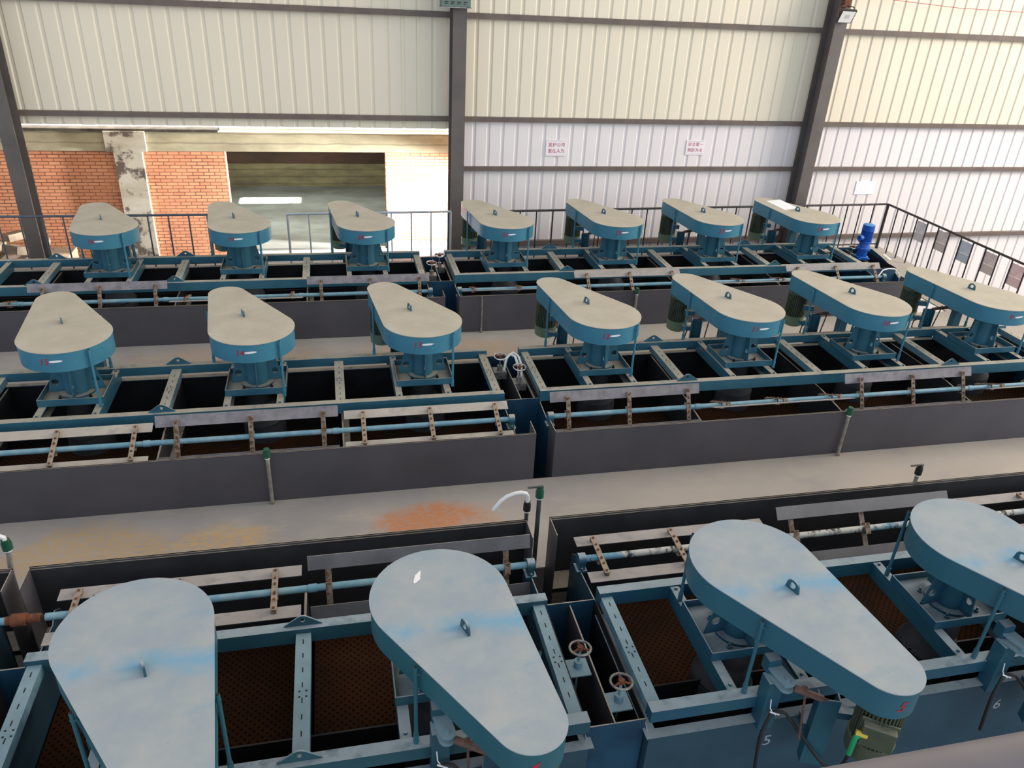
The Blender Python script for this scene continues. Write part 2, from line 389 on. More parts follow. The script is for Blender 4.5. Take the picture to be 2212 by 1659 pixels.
def empty(name, label, cat, loc=(0, 0, 0), rz=0.0, group=None):
    o = bpy.data.objects.new(name, None); COL.objects.link(o); o.empty_display_size = 0.2
    o.location = loc; o.rotation_euler = (0, 0, rz); o['label'] = label; o['category'] = cat
    if group: o['group'] = group
    return o
def tag(o, label, cat, group=None):
    o['label'] = label; o['category'] = cat
    if group: o['group'] = group
    return o
def struct(o): o['kind'] = 'structure'; return o

def circ(cx, cy, r, n=16, rev=False):
    p = [(cx + r * cos(2 * pi * i / n), cy + r * sin(2 * pi * i / n)) for i in range(n)]
    return p[::-1] if rev else p
# matrix that stands a polygon drawn in (u, v) up: u -> direction dir_xy, v -> z, thickness -> normal
def upright(origin, ang):
    c, s = cos(ang), sin(ang)
    return Matrix(((c, 0, s, origin[0]), (s, 0, -c, origin[1]), (0, 1, 0, origin[2]), (0, 0, 0, 1)))

def text_mesh(body, size, bold=0.0):
    c = bpy.data.curves.new('lettering', 'FONT'); c.body = body; c.size = size; c.offset = bold
    c.align_x = 'CENTER'; c.align_y = 'CENTER'; c.resolution_u = 2
    o = bpy.data.objects.new('lettering', c); COL.objects.link(o)
    bpy.context.view_layer.update()
    me = bpy.data.meshes.new_from_object(o.evaluated_get(bpy.context.evaluated_depsgraph_get()))
    vs = [tuple(v.co) for v in me.vertices]; fs = [tuple(p.vertices) for p in me.polygons]
    bpy.data.objects.remove(o); bpy.data.curves.remove(c); bpy.data.meshes.remove(me)
    return vs, fs

def flat_text(body, size, T, mi_mat, name, parent, bold=0.0):
    vs, fs = text_mesh(body, size, bold)
    b = MB(); b.add(vs, fs, 0, T)
    return b.build(name, mi_mat, parent)

def rim_text(body, size, cx, cy, r, ang, z, mat, name, parent, bold=0.003, slant=0.0):
    vs, fs = text_mesh(body, size, bold)
    out = []
    for x, y, _ in vs:
        t = ang + (x + slant * y) / r
        out.append((cx + r * cos(t), cy + r * sin(t), z + y))
    b = MB(); b.add(out, fs)
    return b.build(name, mat, parent)

# ------------------------------------------------------------------ layout
S = 2.0; GAP = 0.427
ROWS = {'A': (1.867, -5.753, pi), 'B': (0.0, -0.259, 0.0), 'C': (-0.458, 3.897, 0.0)}
def cell_x(row, g, k): return ROWS[row][0] + k * S + g * GAP
C0 = (0.123, -0.356); R0 = 0.484; C1 = (-0.264, 0.767); R1 = 0.221; ZT = 1.346

def guard_outline(grow=0.0, n=40):
    dx, dy = C1[0] - C0[0], C1[1] - C0[1]; L = hypot(dx, dy); ax = atan2(dy, dx)
    al = math.acos((R0 - R1) / L)
    pts = []
    for i in range(n + 1):
        t = ax + al + (2 * pi - 2 * al) * i / n; pts.append((C0[0] + (R0 + grow) * cos(t), C0[1] + (R0 + grow) * sin(t)))
    for i in range(n // 2 + 1):
        t = ax - al + 2 * al * i / (n // 2); pts.append((C1[0] + (R1 + grow) * cos(t), C1[1] + (R1 + grow) * sin(t)))
    return pts

def make_drive_parts(root, near, teal=False):
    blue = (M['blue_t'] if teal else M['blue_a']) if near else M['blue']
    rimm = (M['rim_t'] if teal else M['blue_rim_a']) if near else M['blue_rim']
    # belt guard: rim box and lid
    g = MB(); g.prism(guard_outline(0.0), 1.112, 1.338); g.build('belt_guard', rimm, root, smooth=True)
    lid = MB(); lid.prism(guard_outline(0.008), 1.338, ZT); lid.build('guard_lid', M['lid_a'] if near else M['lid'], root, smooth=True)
    # lifting eye: arched lug plate with a hole, in line with the belt
    ang = atan2(C1[1] - C0[1], C1[0] - C0[0])
    e = MB()
    outl = [(-0.06, 0.0), (0.06, 0.0)] + [(0.052 * cos(t), 0.045 + 0.045 * sin(t)) for t in [pi * i / 12 for i in range(13)]]
    e.prism(outl, -0.008, 0.008, T=upright((0, 0, ZT), ang), holes=[circ(0, 0.045, 0.026, 14, True)])
    e.build('lifting_eye', blue, root, smooth=True)
    # bearing column with gussets
    c = MB(); cx, cy = C0
    c.cyl((cx, cy, 0.612), (cx, cy, 0.636), 0.19, 28); c.cyl((cx, cy, 0.636), (cx, cy, 1.112), 0.128, 28)
    c.cyl((cx, cy, 1.085), (cx, cy, 1.112), 0.2, 28)
    col = c.build('bearing_column', blue, root, smooth=True)
    for q in range(4):
        a = q * pi / 2 + 0.06
        hor = q % 2 == 0
        w = 0.30 if hor else 0.25
        outl = [(0.12, 0.636), (w, 0.636), (w - 0.01, 0.70), (0.195, 1.07), (0.19, 1.10), (0.12, 1.10)]
        hs = [circ(0.215, 0.76, 0.040, 14, True), circ(0.165, 1.0, 0.022, 12, True)] if hor else [circ(0.18, 0.78, 0.03, 12, True)]
        gp = MB(); gp.prism(outl, -0.006, 0.006, T=upright((cx, cy, 0), a), holes=hs)
        gp.build('gusset', blue, col)
    for q in range(4):
        a = q * pi / 2 + pi / 4 + 0.06
        bx, by = cx + 0.225 * cos(a), cy + 0.225 * sin(a)
        bl = MB(); bl.cyl((bx, by, 0.61), (bx, by, 0.63), 0.02, 6); bl.cyl((bx, by, 0.63), (bx, by, 0.655), 0.01, 8)
        bl.build('anchor_bolt', M['blue_a'] if near else M['slot'], col)
    # mounting tray
    t = MB(); x0, x1, y0, y1 = -0.217, 0.462, -0.657, -0.097
    t.box(x0, x1, y0, y1, 0.600, 0.612)
    t.box(x0, x1, y0 - 0.010, y0, 0.600, 0.684); t.box(x0, x1, y1, y1 + 0.010, 0.600, 0.684)
    t.box(x0 - 0.010, x0, y0 - 0.01, y1 + 0.01, 0.600, 0.684); t.box(x1, x1 + 0.010, y0 - 0.01, y1 + 0.01, 0.600, 0.684)
    t.build('mounting_tray', blue, root)
    # impeller housing hanging in the pulp
    h = MB(); h.cyl((cx, cy, 0.30), (cx, cy, 0.60), 0.17, 24); h.cyl((cx + 0.03, cy, 0.10), (cx, cy, 0.30), 0.255, 28, 0.17)
    h.cyl((cx + 0.03, cy, -0.40), (cx + 0.03, cy, 0.10), 0.262, 28, 0.255)
    h.build('impeller_housing', M['housing'], root, smooth=True)
    # support rods
    for (x, y) in ((0.453, -0.742), (-0.452, 0.246), (0.358, 0.238)):
        r = MB(); r.cyl((x, y, 0.61), (x, y, 1.325), 0.014, 10); r.cyl((x, y, 0.61), (x, y, 0.70), 0.020, 10)
        r.cyl((x, y, 1.325), (x, y, 1.332), 0.009, 8, mi=1)
        d = Vector((x - (C0[0] if y < 0 else (C0[0] + C1[0]) / 2), y - (C0[1] if y < 0 else 0.25), 0)).normalized()
        r.box(-0.03, 0.014, -0.012, 0.012, -0.006, 0.006, T=Matrix.Translation((x, y, 1.27)) @ Matrix.Rotation(atan2(-d.y, -d.x) + pi, 4, 'Z'))
        r.build('support_rod', [rimm, M['slot']], root, smooth=True)
    # electric motor under the small pulley
    mx_, my_ = -0.315, 0.79
    m = MB(); m.cyl((mx_, my_, 1.05), (mx_, my_, 1.112), 0.15, 28)
    fins = []
    nf = 36
    for i in range(nf):
        a0 = 2 * pi * i / nf
        for da, rr in ((0, 0.150), (0.35, 0.150), (0.36, 0.128), (0.99, 0.128)):
            a_ = a0 + da * 2 * pi / nf; fins.append((mx_ + rr * cos(a_), my_ + rr * sin(a_)))
    m.prism(fins, 0.70, 1.05)
    mot = m.build('motor', M['motor'], root)
    k = MB(); k.cyl((mx_, my_, 0.56), (mx_, my_, 0.70), 0.152, 28, 0.158); k.cyl((mx_, my_, 0.535), (mx_, my_, 0.56), 0.115, 28, 0.152)
    k.build('motor_cowl', M['motor_cap'] if not near else M['motor'], mot, smooth=True)
    tb = MB(); TT = Matrix.Translation((mx_, my_, 0)) @ Matrix.Rotation(rad(-36), 4, 'Z')
    tb.box(-0.105, 0.105, 0.11, 0.20, 0.775, 0.955, T=TT); tb.box(-0.12, 0.12, 0.125, 0.14, 0.765, 0.975, T=TT)
    tb.build('terminal_box', M['motor'] if near else M['motor_cap'], mot, bevel=0.012)
    # motor bracket: channel post, base plates, hinge block
    p = MB(); T = Matrix.Translation((-0.14, 0.50, 0)) @ Matrix.Rotation(rad(-20), 4, 'Z')
    p.box(-0.075, 0.075, 0.05, 0.062, 0.12, 0.80, T=T); p.box(-0.075, -0.063, -0.03, 0.05, 0.12, 0.80, T=T); p.box(0.063, 0.075, -0.03, 0.05, 0.12, 0.80, T=T)
    p.box(-0.20, -0.05, -0.01, 0.05, 0.86, 0.93, T=T); p.box(-0.20, -0.05, -0.01, 0.05, 0.62, 0.68, T=T)
    p.box(-0.10, 0.10, -0.14, -0.02, 0.36, 0.44, T=T)
    p.build('bracket_post', blue, root)
    hb = MB(); hb.box(0.15, 0.27, 0.27, 0.38, 0.36, 0.84); hb.box(0.16, 0.26, 0.22, 0.30, 0.86, 0.98)
    hb.build('hinge_post', blue, root)
    for z in (0.845, 0.905):
        cl = MB(); pts = [(-0.055, -0.09), (0.055, -0.09)] + [(0.055 * cos(t), 0.07 + 0.055 * sin(t)) for t in [pi * i / 10 for i in range(11)]]
        cl.prism(pts, z, z + 0.014, T=Matrix.Translation((0.19, 0.36, 0)) @ Matrix.Rotation(rad(10), 4, 'Z'))
        cl.cyl((0.178, 0.43, z + 0.014), (0.178, 0.43, z + 0.03), 0.016, 8)
        cl.build('hinge_plate', M['pale_beam_a'] if near else blue, root)
    ts = MB(); ts.cyl((0.13, 0.45, 0.86), (-0.07, 0.53, 0.80), 0.026, 12, mi=0); ts.cyl((-0.07, 0.53, 0.80), (-0.11, 0.545, 0.79), 0.012, 8)
    ts.cyl((0.05, 0.49, 0.83), (0.05, 0.56, 0.45), 0.009, 8); ts.cyl((0.05, 0.47, 0.87), (0.05, 0.47, 0.845), 0.02, 8)
    ts.build('tension_screw', M['screw'], root, smooth=True)

def copy_tree(o, parent=None):
    c = o.copy(); COL.objects.link(c)
    if parent is not None: c.parent = parent
    for ch in list(o.children): copy_tree(ch, c)
    return c

PROTO = {}
def drive(row, g, k, label, number, jit=0.0):
    near = row == 'A'
    x = cell_x(row, g, k) + jit; y = ROWS[row][1]
    grp = {'A': 'agitator drives of the nearest row', 'B': 'agitator drives of the middle row', 'C': 'agitator drives of the far row'}[row]
    key = (near, near and k < 2)
    if key not in PROTO:
        root = empty('agitator_drive', label, 'flotation drive', (x, y, 0), ROWS[row][2], grp)
        make_drive_parts(root, near, key[1]); PROTO[key] = root
    else:
        root = copy_tree(PROTO[key]); root.location = (x, y, 0); root.rotation_euler = (0, 0, ROWS[row][2])
        root['label'] = label; root['group'] = grp
    return root
def finish_numbers(root, row, number, dim=False):
    if row != 'A':
        rt = rim_text(number, 0.105, C0[0], C0[1], R0 + 0.003, -pi / 2 - 0.225, 1.235, M['red'], 'painted_number', root, 0.001, 0.12)
        rt['label'] = 'red hand-painted number ' + number
        b = MB(); n = 10; vs = []
        for i in range(n + 1):
            u = -0.068 + 0.136 * i / n; h = 0.013 * (1 - abs(i / n - 0.45) ** 3 * 5)
            t = -pi / 2 + (u + 0.012) / (R0 + 0.003)
            for s in (-1, 1): vs.append((C0[0] + (R0 + 0.003) * cos(t), C0[1] + (R0 + 0.003) * sin(t), 1.245 + u * 0.05 + s * h))
        b.add(vs, [(2 * i, 2 * i + 2, 2 * i + 3, 2 * i + 1) for i in range(n)])
        b.build('white_mark', M['white'], root)
    elif number:
        rt = rim_text(number, 0.12, C1[0], C1[1], R1 + 0.003, rad(86), 1.222, M['red'], 'painted_number', root, 0.001, 0.3)
        rt['label'] = 'red hand-painted number ' + number

# ------------------------------------------------------------------ agitator drives
drives = []
B_LAB = ['middle-row drive with dusty lid marked 15, farthest left in its row', 'middle-row drive with dusty lid marked 14, second from the left',
         'middle-row drive with dusty lid marked 13, just left of the white hose gap', 'middle-row drive with dusty lid marked 12, just right of the white hose gap',
         'middle-row drive with dusty lid marked 11, below and left of the next one marked 10', 'middle-row drive with dusty lid marked 10, second from the right edge',
         'middle-row drive with dusty lid marked 9, touching the right edge of the photo']
C_LAB = ['far-row drive with dusty lid, farthest left, in front of the orange bricks', 'far-row drive with dusty lid in front of the left side of the dark opening',
         'far-row drive with whitish lid in front of the light grey railing section', 'far-row drive marked 21, touching the foot of the central column',
         'far-row drive marked 22, below the left red-lettered sign', 'far-row drive marked 23, below the right red-lettered sign',
         'far-row drive with a white sheet on its lid, beside the right column']
A_LAB = ['near-row drive with pale blue lid at lower left, narrow end below the frame', 'near-row drive with pale blue lid marked 4, white splash on its lid',
         'near-row drive with pale blue lid marked 5, green-taped motor cable below', 'near-row drive with pale blue lid cut by the right edge of the photo']
jB = (0.0, 0.02, 0.04, -0.03, 0.03, -0.02, 0.0); jC = (-0.03, 0, 0.02, 0.0, 0.03, 0.0, -0.02)
for i in range(7):
    drives.append((drive('B', int(i > 2), i, B_LAB[i], None, jB[i]), 'B', str(15 - i)))
for i in range(7):
    drives.append((drive('C', int(i > 2), i, C_LAB[i], None, jC[i]), 'C', str(18 + i)))
for i in range(4):
    drives.append((drive('A', int(i > 1), i, A_LAB[i], None), 'A', ['3', '4', '5', '6'][i]))
for d, r_, n_ in drives: finish_numbers(d, r_, n_)
A3, A4, A5, A6 = [d[0] for d in drives[14:]]
# white splash on the lid of number 4
sp = MB(); pts = [(0.0, 0.09), (-0.02, 0.05), (-0.035, 0.01), (-0.02, -0.02), (-0.012, -0.07), (0.006, -0.10), (0.02, -0.05), (0.03, -0.02), (0.022, 0.03), (0.016, 0.07)]
sp.prism(pts, 0.0005, 0.003, T=Matrix.Translation((0.26, -0.56, ZT)) @ Matrix.Rotation(rad(-25), 4, 'Z') @ Matrix.Scale(0.75, 4))
sp.build('white_splash', M['white'], A4)

def cable_for(root, green):
    c = MB()
    ctrl = [(0.266, 0.47, 0.03), (0.292, 0.46, 0.383), (0.24, 0.43, 0.545), (0.215, 0.42, 0.58), (0.16, 0.43, 0.595), (0.11, 0.45, 0.569), (0.012, 0.52, 0.435), (-0.10, 0.58, 0.28), (-0.16, 0.62, 0.21), (-0.20, 0.67, 0.20), (-0.20, 0.73, 0.28), (-0.16, 0.80, 0.44), (-0.12, 0.85, 0.62), (-0.10, 0.87, 0.74), (-0.095, 0.88, 0.83), (-0.125, 0.885, 0.865)]
    P = []
    for i in range(len(ctrl) - 1):
        p0 = Vector(ctrl[max(i - 1, 0)]); p1 = Vector(ctrl[i]); p2 = Vector(ctrl[i + 1]); p3 = Vector(ctrl[min(i + 2, len(ctrl) - 1)])
        for q in range(5):
            t = q / 5; P.append(0.5 * ((2 * p1) + (-p0 + p2) * t + (2 * p0 - 5 * p1 + 4 * p2 - p3) * t * t + (-p0 + 3 * p1 - 3 * p2 + p3) * t ** 3))
    P.append(Vector(ctrl[-1]))
    cut = len(P) - 16
    c.tube(P[:cut + 1], 0.013, 8)
    cb = c.build('power_cable', M['black'], root, smooth=True)
    c2 = MB(); c2.tube(P[cut:], 0.018, 8); c2.build('cable_tape', M['green'] if green else M['black'], cb, smooth=True)
    g = MB(); g.cyl(P[-1] + Vector((0.03, -0.02, 0.0)), P[-1] + Vector((-0.03, 0.02, 0.0)), 0.022, 10); g.build('cable_gland', M['yellow'] if green else M['black'], cb, smooth=True)
    w = MB(); w.tube([(0.24, 0.40, 0.70), (0.235, 0.41, 0.62), (0.215, 0.42, 0.585), (0.19, 0.43, 0.565)], 0.004, 6); w.tube([(0.24, 0.425, 0.60), (0.17, 0.44, 0.575)], 0.006, 6)
    w.build('wire_tie', M['paper'], cb)
for r_ in (A4, A5, A6): cable_for(r_, r_ is A5)
for d, r_, n_ in drives[:14]:
    b = MB(); b.tube([(-0.12, 0.62, 0.62), (-0.16, 0.74, 0.52), (-0.2, 0.7, 0.42), (-0.15, 0.55, 0.42)], 0.012, 6)
    b.build('power_cable', M['black'], d, smooth=True)

# ------------------------------------------------------------------ row groups: frame, tank, scraper
def slots(b, x, y0, y1, z, w):
    """punched slots and bolt holes along a cross beam"""
    y = y0
    while y < y1 - 0.06:
        b.box(x - 0.004, x + 0.004, y, y + 0.045, z, z + 0.0012, mi=1); y += 0.14
    ym = (y0 + y1) / 2
    for dx in (-0.03, 0.02):
        for dy in (0.0, 0.05): b.box(x + dx - 0.007, x + dx + 0.007, ym + dy - 0.006, ym + dy + 0.006, z + 0.0012, z + 0.0024, mi=1)

def group(row, origin_x, n, labels, thetas, lug_cells=(), end_ext=(0, 0), board_mats=None, shaft_mat=None, blocks=(True, True)):
    near = row == 'A'
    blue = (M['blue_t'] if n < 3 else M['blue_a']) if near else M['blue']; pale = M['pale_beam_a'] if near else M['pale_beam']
    ry_, rz = ROWS[row][1], ROWS[row][2]
    loc = (origin_x, ry_, 0)
    XL, XR = -0.865, (n - 1) * S + 1.103
    # ---- frame
    fr = empty('support_frame', labels[0], 'steel frame', loc, rz)
    for nm, y0, y1 in (('front_beam', -1.015, -0.925), ('back_beam', 0.195, 0.29)):
        b = MB()
        zb = 0.47 if nm == 'front_beam' else 0.50
        b.box(XL, XR, y0, y1, 0.602, 0.612); b.box(XL, XR, y0, y1, zb, zb + 0.01)
        b.box(XL, XR, y0, y0 + 0.012, zb + 0.01, 0.602); b.box(XL, XR, y1 - 0.012, y1, zb + 0.01, 0.602)
        b.box(XL, XL + 0.01, y0 + 0.012, y1 - 0.012, zb + 0.01, 0.602); b.box(XR - 0.01, XR, y0 + 0.012, y1 - 0.012, zb + 0.01, 0.602)
        b.build(nm, blue, fr)
    xs = [(XL + 0.075, 0.10), (XR - 0.065, 0.10)] + [(i * S + 1.12, 0.115) for i in range(n - 1)]
    for x, w in xs:
        b = MB(); b.box(x - w / 2, x + w / 2, -0.925, 0.195, 0.56, 0.568); b.box(x - w / 2, x - w / 2 + 0.008, -0.925, 0.195, 0.48, 0.56)
        b.box(x + w / 2 - 0.008, x + w / 2, -0.925, 0.195, 0.48, 0.56)
        slots(b, x, -0.86, 0.14, 0.568, w)
        b.build('cross_beam', [pale, M['slot']], fr)
    for i in range(n):
        for x0, x1 in ((-0.217, -0.137), (0.382, 0.462)):
            b = MB(); x0 += i * S; x1 += i * S
            b.box(x0, x1, -0.925, 0.195, 0.588, 0.598); 
            xo = x0 if x0 < i * S else x1 - 0.010
            b.box(xo, xo + 0.010, -0.925, 0.195, 0.46, 0.588); b.box(x0, x1, -0.925, 0.195, 0.45, 0.46)
            b.cyl((x0 + 0.04, -0.89, 0.598), (x0 + 0.04, -0.89, 0.62), 0.014, 6)
            b.cyl((x0 + 0.04, 0.15, 0.598), (x0 + 0.04, 0.15, 0.62), 0.014, 6)
            b.build('drive_channel', blue, fr)
    for x in lug_cells:
        for y in (-0.97, 0.243):
            b = MB(); pts = [(-0.15, 0.612), (0.15, 0.612), (0.13, 0.632), (0.035, 0.70), (0.012, 0.71), (-0.012, 0.71), (-0.035, 0.70), (-0.13, 0.632)]
            b.prism(pts, -0.006, 0.006, T=upright((x, y, 0), 0), holes=[circ(0, 0.665, 0.017, 12, True)])
            b.build('lifting_lug', blue, fr)
    # ---- tank with its launder
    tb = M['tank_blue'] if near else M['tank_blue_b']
    tk = empty('flotation_tank', labels[1], 'flotation tank', loc, rz)
    b = MB(); b.box(XL, XR, 0.305, 0.317, -0.7, 0.39); b.box(XL - 0.03, XR + 0.03, 0.265, 0.345, 0.388, 0.40)
    b.box(XL - 0.03, XL + 0.06, -0.9, 0.265, 0.388, 0.40); b.box(XR - 0.06, XR + 0.03, -0.9, 0.265, 0.388, 0.40)
    b.build('back_wall', tb, tk)
    LA, LB = XL - 0.069, XR + 0.163 + end_ext[1]
    LA -= end_ext[0]
    for x in (XL, XR - 0.006):
        b = MB(); pts = [(0.305, -0.7), (0.305, 0.385), (0.16, 0.46), (-0.95, 0.46), (-1.50, 0.405), (-1.60, 0.47), (-1.70, 0.40), (-1.72, 0.33), (-1.72, -0.7)]
        b.prism(pts, 0, 0.010, T=Matrix(((0, 0, 1, x), (1, 0, 0, 0), (0, 1, 0, 0), (0, 0, 0, 1))))
        b.build('end_plate', tb, tk)
    for i in range(n - 1):
        x = i * S + 1.12
        b = MB(); pts = [(0.304, -0.7), (0.304, 0.37), (-0.98, 0.37), (-1.70, 0.30), (-1.72, -0.7)]
        b.prism(pts, 0, 0.02, T=Matrix(((0, 0, 1, x), (1, 0, 0, 0), (0, 1, 0, 0), (0, 0, 0, 1))))
        b.box(x + 0.02, x + 0.09, -1.6, -0.1, -0.09, 0.02)
        b.build('cell_partition', M['launder_in'], tk)
    b = MB(); b.box(XL, XR, -1.72, 0.36, -0.72, -0.70); b.box(XL + 0.01, XR - 0.006, 0.29, 0.304, -0.7, 0.386)
    b.box(XL + 0.01, XR - 0.01, -0.30, -0.285, -0.7, 0.16)
    b.build('inner_lining', M['tank_dark'], tk)
    b = MB()
    for i in range(n):
        x0 = i * S + (-0.85 if i == 0 else -0.86); x1 = i * S + 1.08
        b.box(x0, x1, -1.70, -0.30, -0.145, -0.13)
    b.build('perforated_plate', M['froth'], tk)
    b = MB(); b.box(XL, XR, -1.732, -1.72, -0.7, 0.33); b.build('overflow_lip', M['launder_in'], tk)
    b = MB(); b.box(LA, LB, -1.998, -1.986, -0.35, 0.622, mi=0); b.box(LA, LB, -2.003, -1.981, 0.614, 0.622)
    b.box(LA, LA + 0.008, -1.986, -1.72, -0.35, 0.622); b.box(LB - 0.008, LB, -1.986, -1.72, -0.35, 0.622)
    b.build('launder_wall', M['launder'], tk)
    b = MB(); b.box(LA + 0.008, LB - 0.008, -1.985, -1.975, -0.30, 0.600); b.box(LA + 0.008, LB - 0.008, -1.975, -1.733, -0.06, -0.05)
    b.build('launder_trough', M['launder_in'], tk)
    # ---- froth scraper
    sy, sz = -1.48, 0.52
    scp = empty('froth_scraper', labels[2], 'froth scraper', loc, rz)
    b = MB(); b.cyl((XL + 0.0, sy, sz), (XR + 0.02, sy, sz), 0.031, 16)
    for i in range(n - 1):
        b.cyl((i * S + 1.02, sy, sz), (i * S + 1.09, sy, sz), 0.037, 16)
    b.build('shaft', shaft_mat or M['shaft'], scp, smooth=True)
    for x, on in ((XL + 0.01, blocks[0]), (XR - 0.01, blocks[1])):
        if not on: continue
        b = MB(); b.box(x - 0.05, x + 0.05, sy - 0.06, sy + 0.06, 0.405, 0.425)
        b.box(x - 0.03, x + 0.03, sy - 0.045, sy + 0.045, 0.425, 0.50); b.cyl((x - 0.035, sy, sz), (x + 0.035, sy, sz), 0.058, 18)
        for q in (-1, 1): b.cyl((x, sy + q * 0.05, 0.425), (x, sy + q * 0.05, 0.455), 0.012, 6)
        b.build('pillow_block', blue, scp, smooth=True)
    for i in range(n):
        th = rad(thetas[i])
        T = Matrix.Translation((i * S, sy, sz)) @ Matrix.Rotation(th, 4, 'X')
        bm_ = (board_mats or {}).get(i, M['board_a'] if near else M['board'])
        # a: local +y is the direction of the board, z the plane normal
        for s in (1, -1):
            b = MB(); y0, y1 = (0.165, 0.292) if s > 0 else (-0.292, -0.165)
            off = 0.008
            b.box(-0.85, 1.085, y0, y1, -off - 0.004, -off + 0.004, T=T)
            b.build('scraper_board', bm_, scp)
        for ax in (-0.635, 0.14, 0.92):
            b = MB(); zc = 0.036
            b.box(ax - 0.026, ax + 0.026, -0.235, 0.235, zc - 0.005, zc + 0.005, T=T)
            for s in (-1, 1):
                b.box(ax - 0.02, ax + 0.02, s * 0.215 - 0.02, s * 0.215 + 0.02, -0.004, zc - 0.005, T=T)
                for yb in (0.055, 0.12, 0.21): b.cyl((ax, s * yb, zc + 0.005), (ax, s * yb, zc + 0.017), 0.011, 6, mi=1, T=T)
            b.box(ax - 0.026, ax + 0.026, -0.055, 0.055, -0.042, -0.034, T=T)
            for s in (-1, 1): b.cyl((ax, s * 0.045, -0.05), (ax, s * 0.045, zc + 0.02), 0.007, 6, mi=1, T=T)
            b.build('scraper_arm', [M['arm'], M['rust']], scp)
    return fr, tk, scp

FLAT, UP = 20, 66
group('B', cell_x('B', 0, -1), 4, ['blue beam frame on the left half of the middle row, under drives 15 to 13', 'grey-walled flotation tank filling the left half of the middle row', 'paddle shaft along the front of the left half of the middle row'],
      [66, 20, 67, 20], (3.14,), )
group('B', cell_x('B', 1, 3), 4, ['blue beam frame on the right half of the middle row, under drives 12 to 9', 'grey-walled flotation tank filling the right half of the middle row', 'paddle shaft along the front of the right half of the middle row'],
      [66, -27, 65, -27], (1.12, 5.12))
group('C', cell_x('C', 0, -1), 4, ['blue beam frame of the far row in front of the brick wall', 'grey-walled flotation tank of the far row in front of the brick wall', 'paddle shaft of the far row, on the brick wall side'],
      [-20, 62, -16, 64], (1.12, 5.12 - 2.0))
group('C', cell_x('C', 1, 3), 4, ['blue beam frame of the far row in front of the white sheet wall', 'grey-walled flotation tank of the far row in front of the white sheet wall', 'paddle shaft of the far row, ending by the bright blue gear motor'],
      [-20, 42, -18, 46], (1.12, 5.12))
group('A', cell_x('A', 0, 1), 2, ['blue beam frame at the bottom left, between the two leftmost near drives', 'flotation tank at the bottom left under the near drive with white splash', 'paddle shaft at lower left with a tall upright grey blade'],
      [108, -4], (1.12,), (0, 0.10), blocks=(True, False))
group('A', cell_x('A', 1, 4), 3, ['blue beam frame at the bottom right, right of the two large handwheels', 'blue flotation tank at the bottom right with a white painted 5', 'paddle shaft at lower right, pale and stained with black streaks'],
      [-4, 128, -4], (), shaft_mat=M['shaft_d'])
fr_, tk_, sc_ = group('A', cell_x('A', -1, -1), 1, ['sliver of blue frame at the extreme bottom left corner', 'dark tank cut off by the left edge of the photo, beside the leaning pipe', 'pale blue shaft entering at the left edge, ending in a rusty coupling'], [80], (), blocks=(False, True))
b = MB(); b.cyl((-0.86, -1.48, 0.52), (-1.02, -1.48, 0.52), 0.031, 16); b.build('shaft', M['shaft'], sc_, smooth=True)
b = MB(); b.cyl((-1.02, -1.48, 0.52), (-1.27, -1.48, 0.52), 0.036, 16); b.cyl((-1.06, -1.48, 0.52), (-1.17, -1.48, 0.52), 0.052, 16)
cp = b.build('shaft_coupling', M['rust'], sc_, smooth=True); cp['label'] = 'rusty shaft coupling'

# white stencilled cell numbers on the near tank
tankA = [o for o in bpy.data.objects if 'white painted 5' in o.get('label', '')][0]
for body, lx, lz in (('5', 4.0 + 0.10, 0.15), ('6', 2.0 - 0.006, 0.12)):
    T = Matrix(((-1, 0, 0, lx), (0, 0, 1, 0.319), (0, 1, 0, lz - 0.03), (0, 0, 0, 1)))
    flat_text(body, 0.16, T, M['white_dull'], 'stencilled_number', tankA)

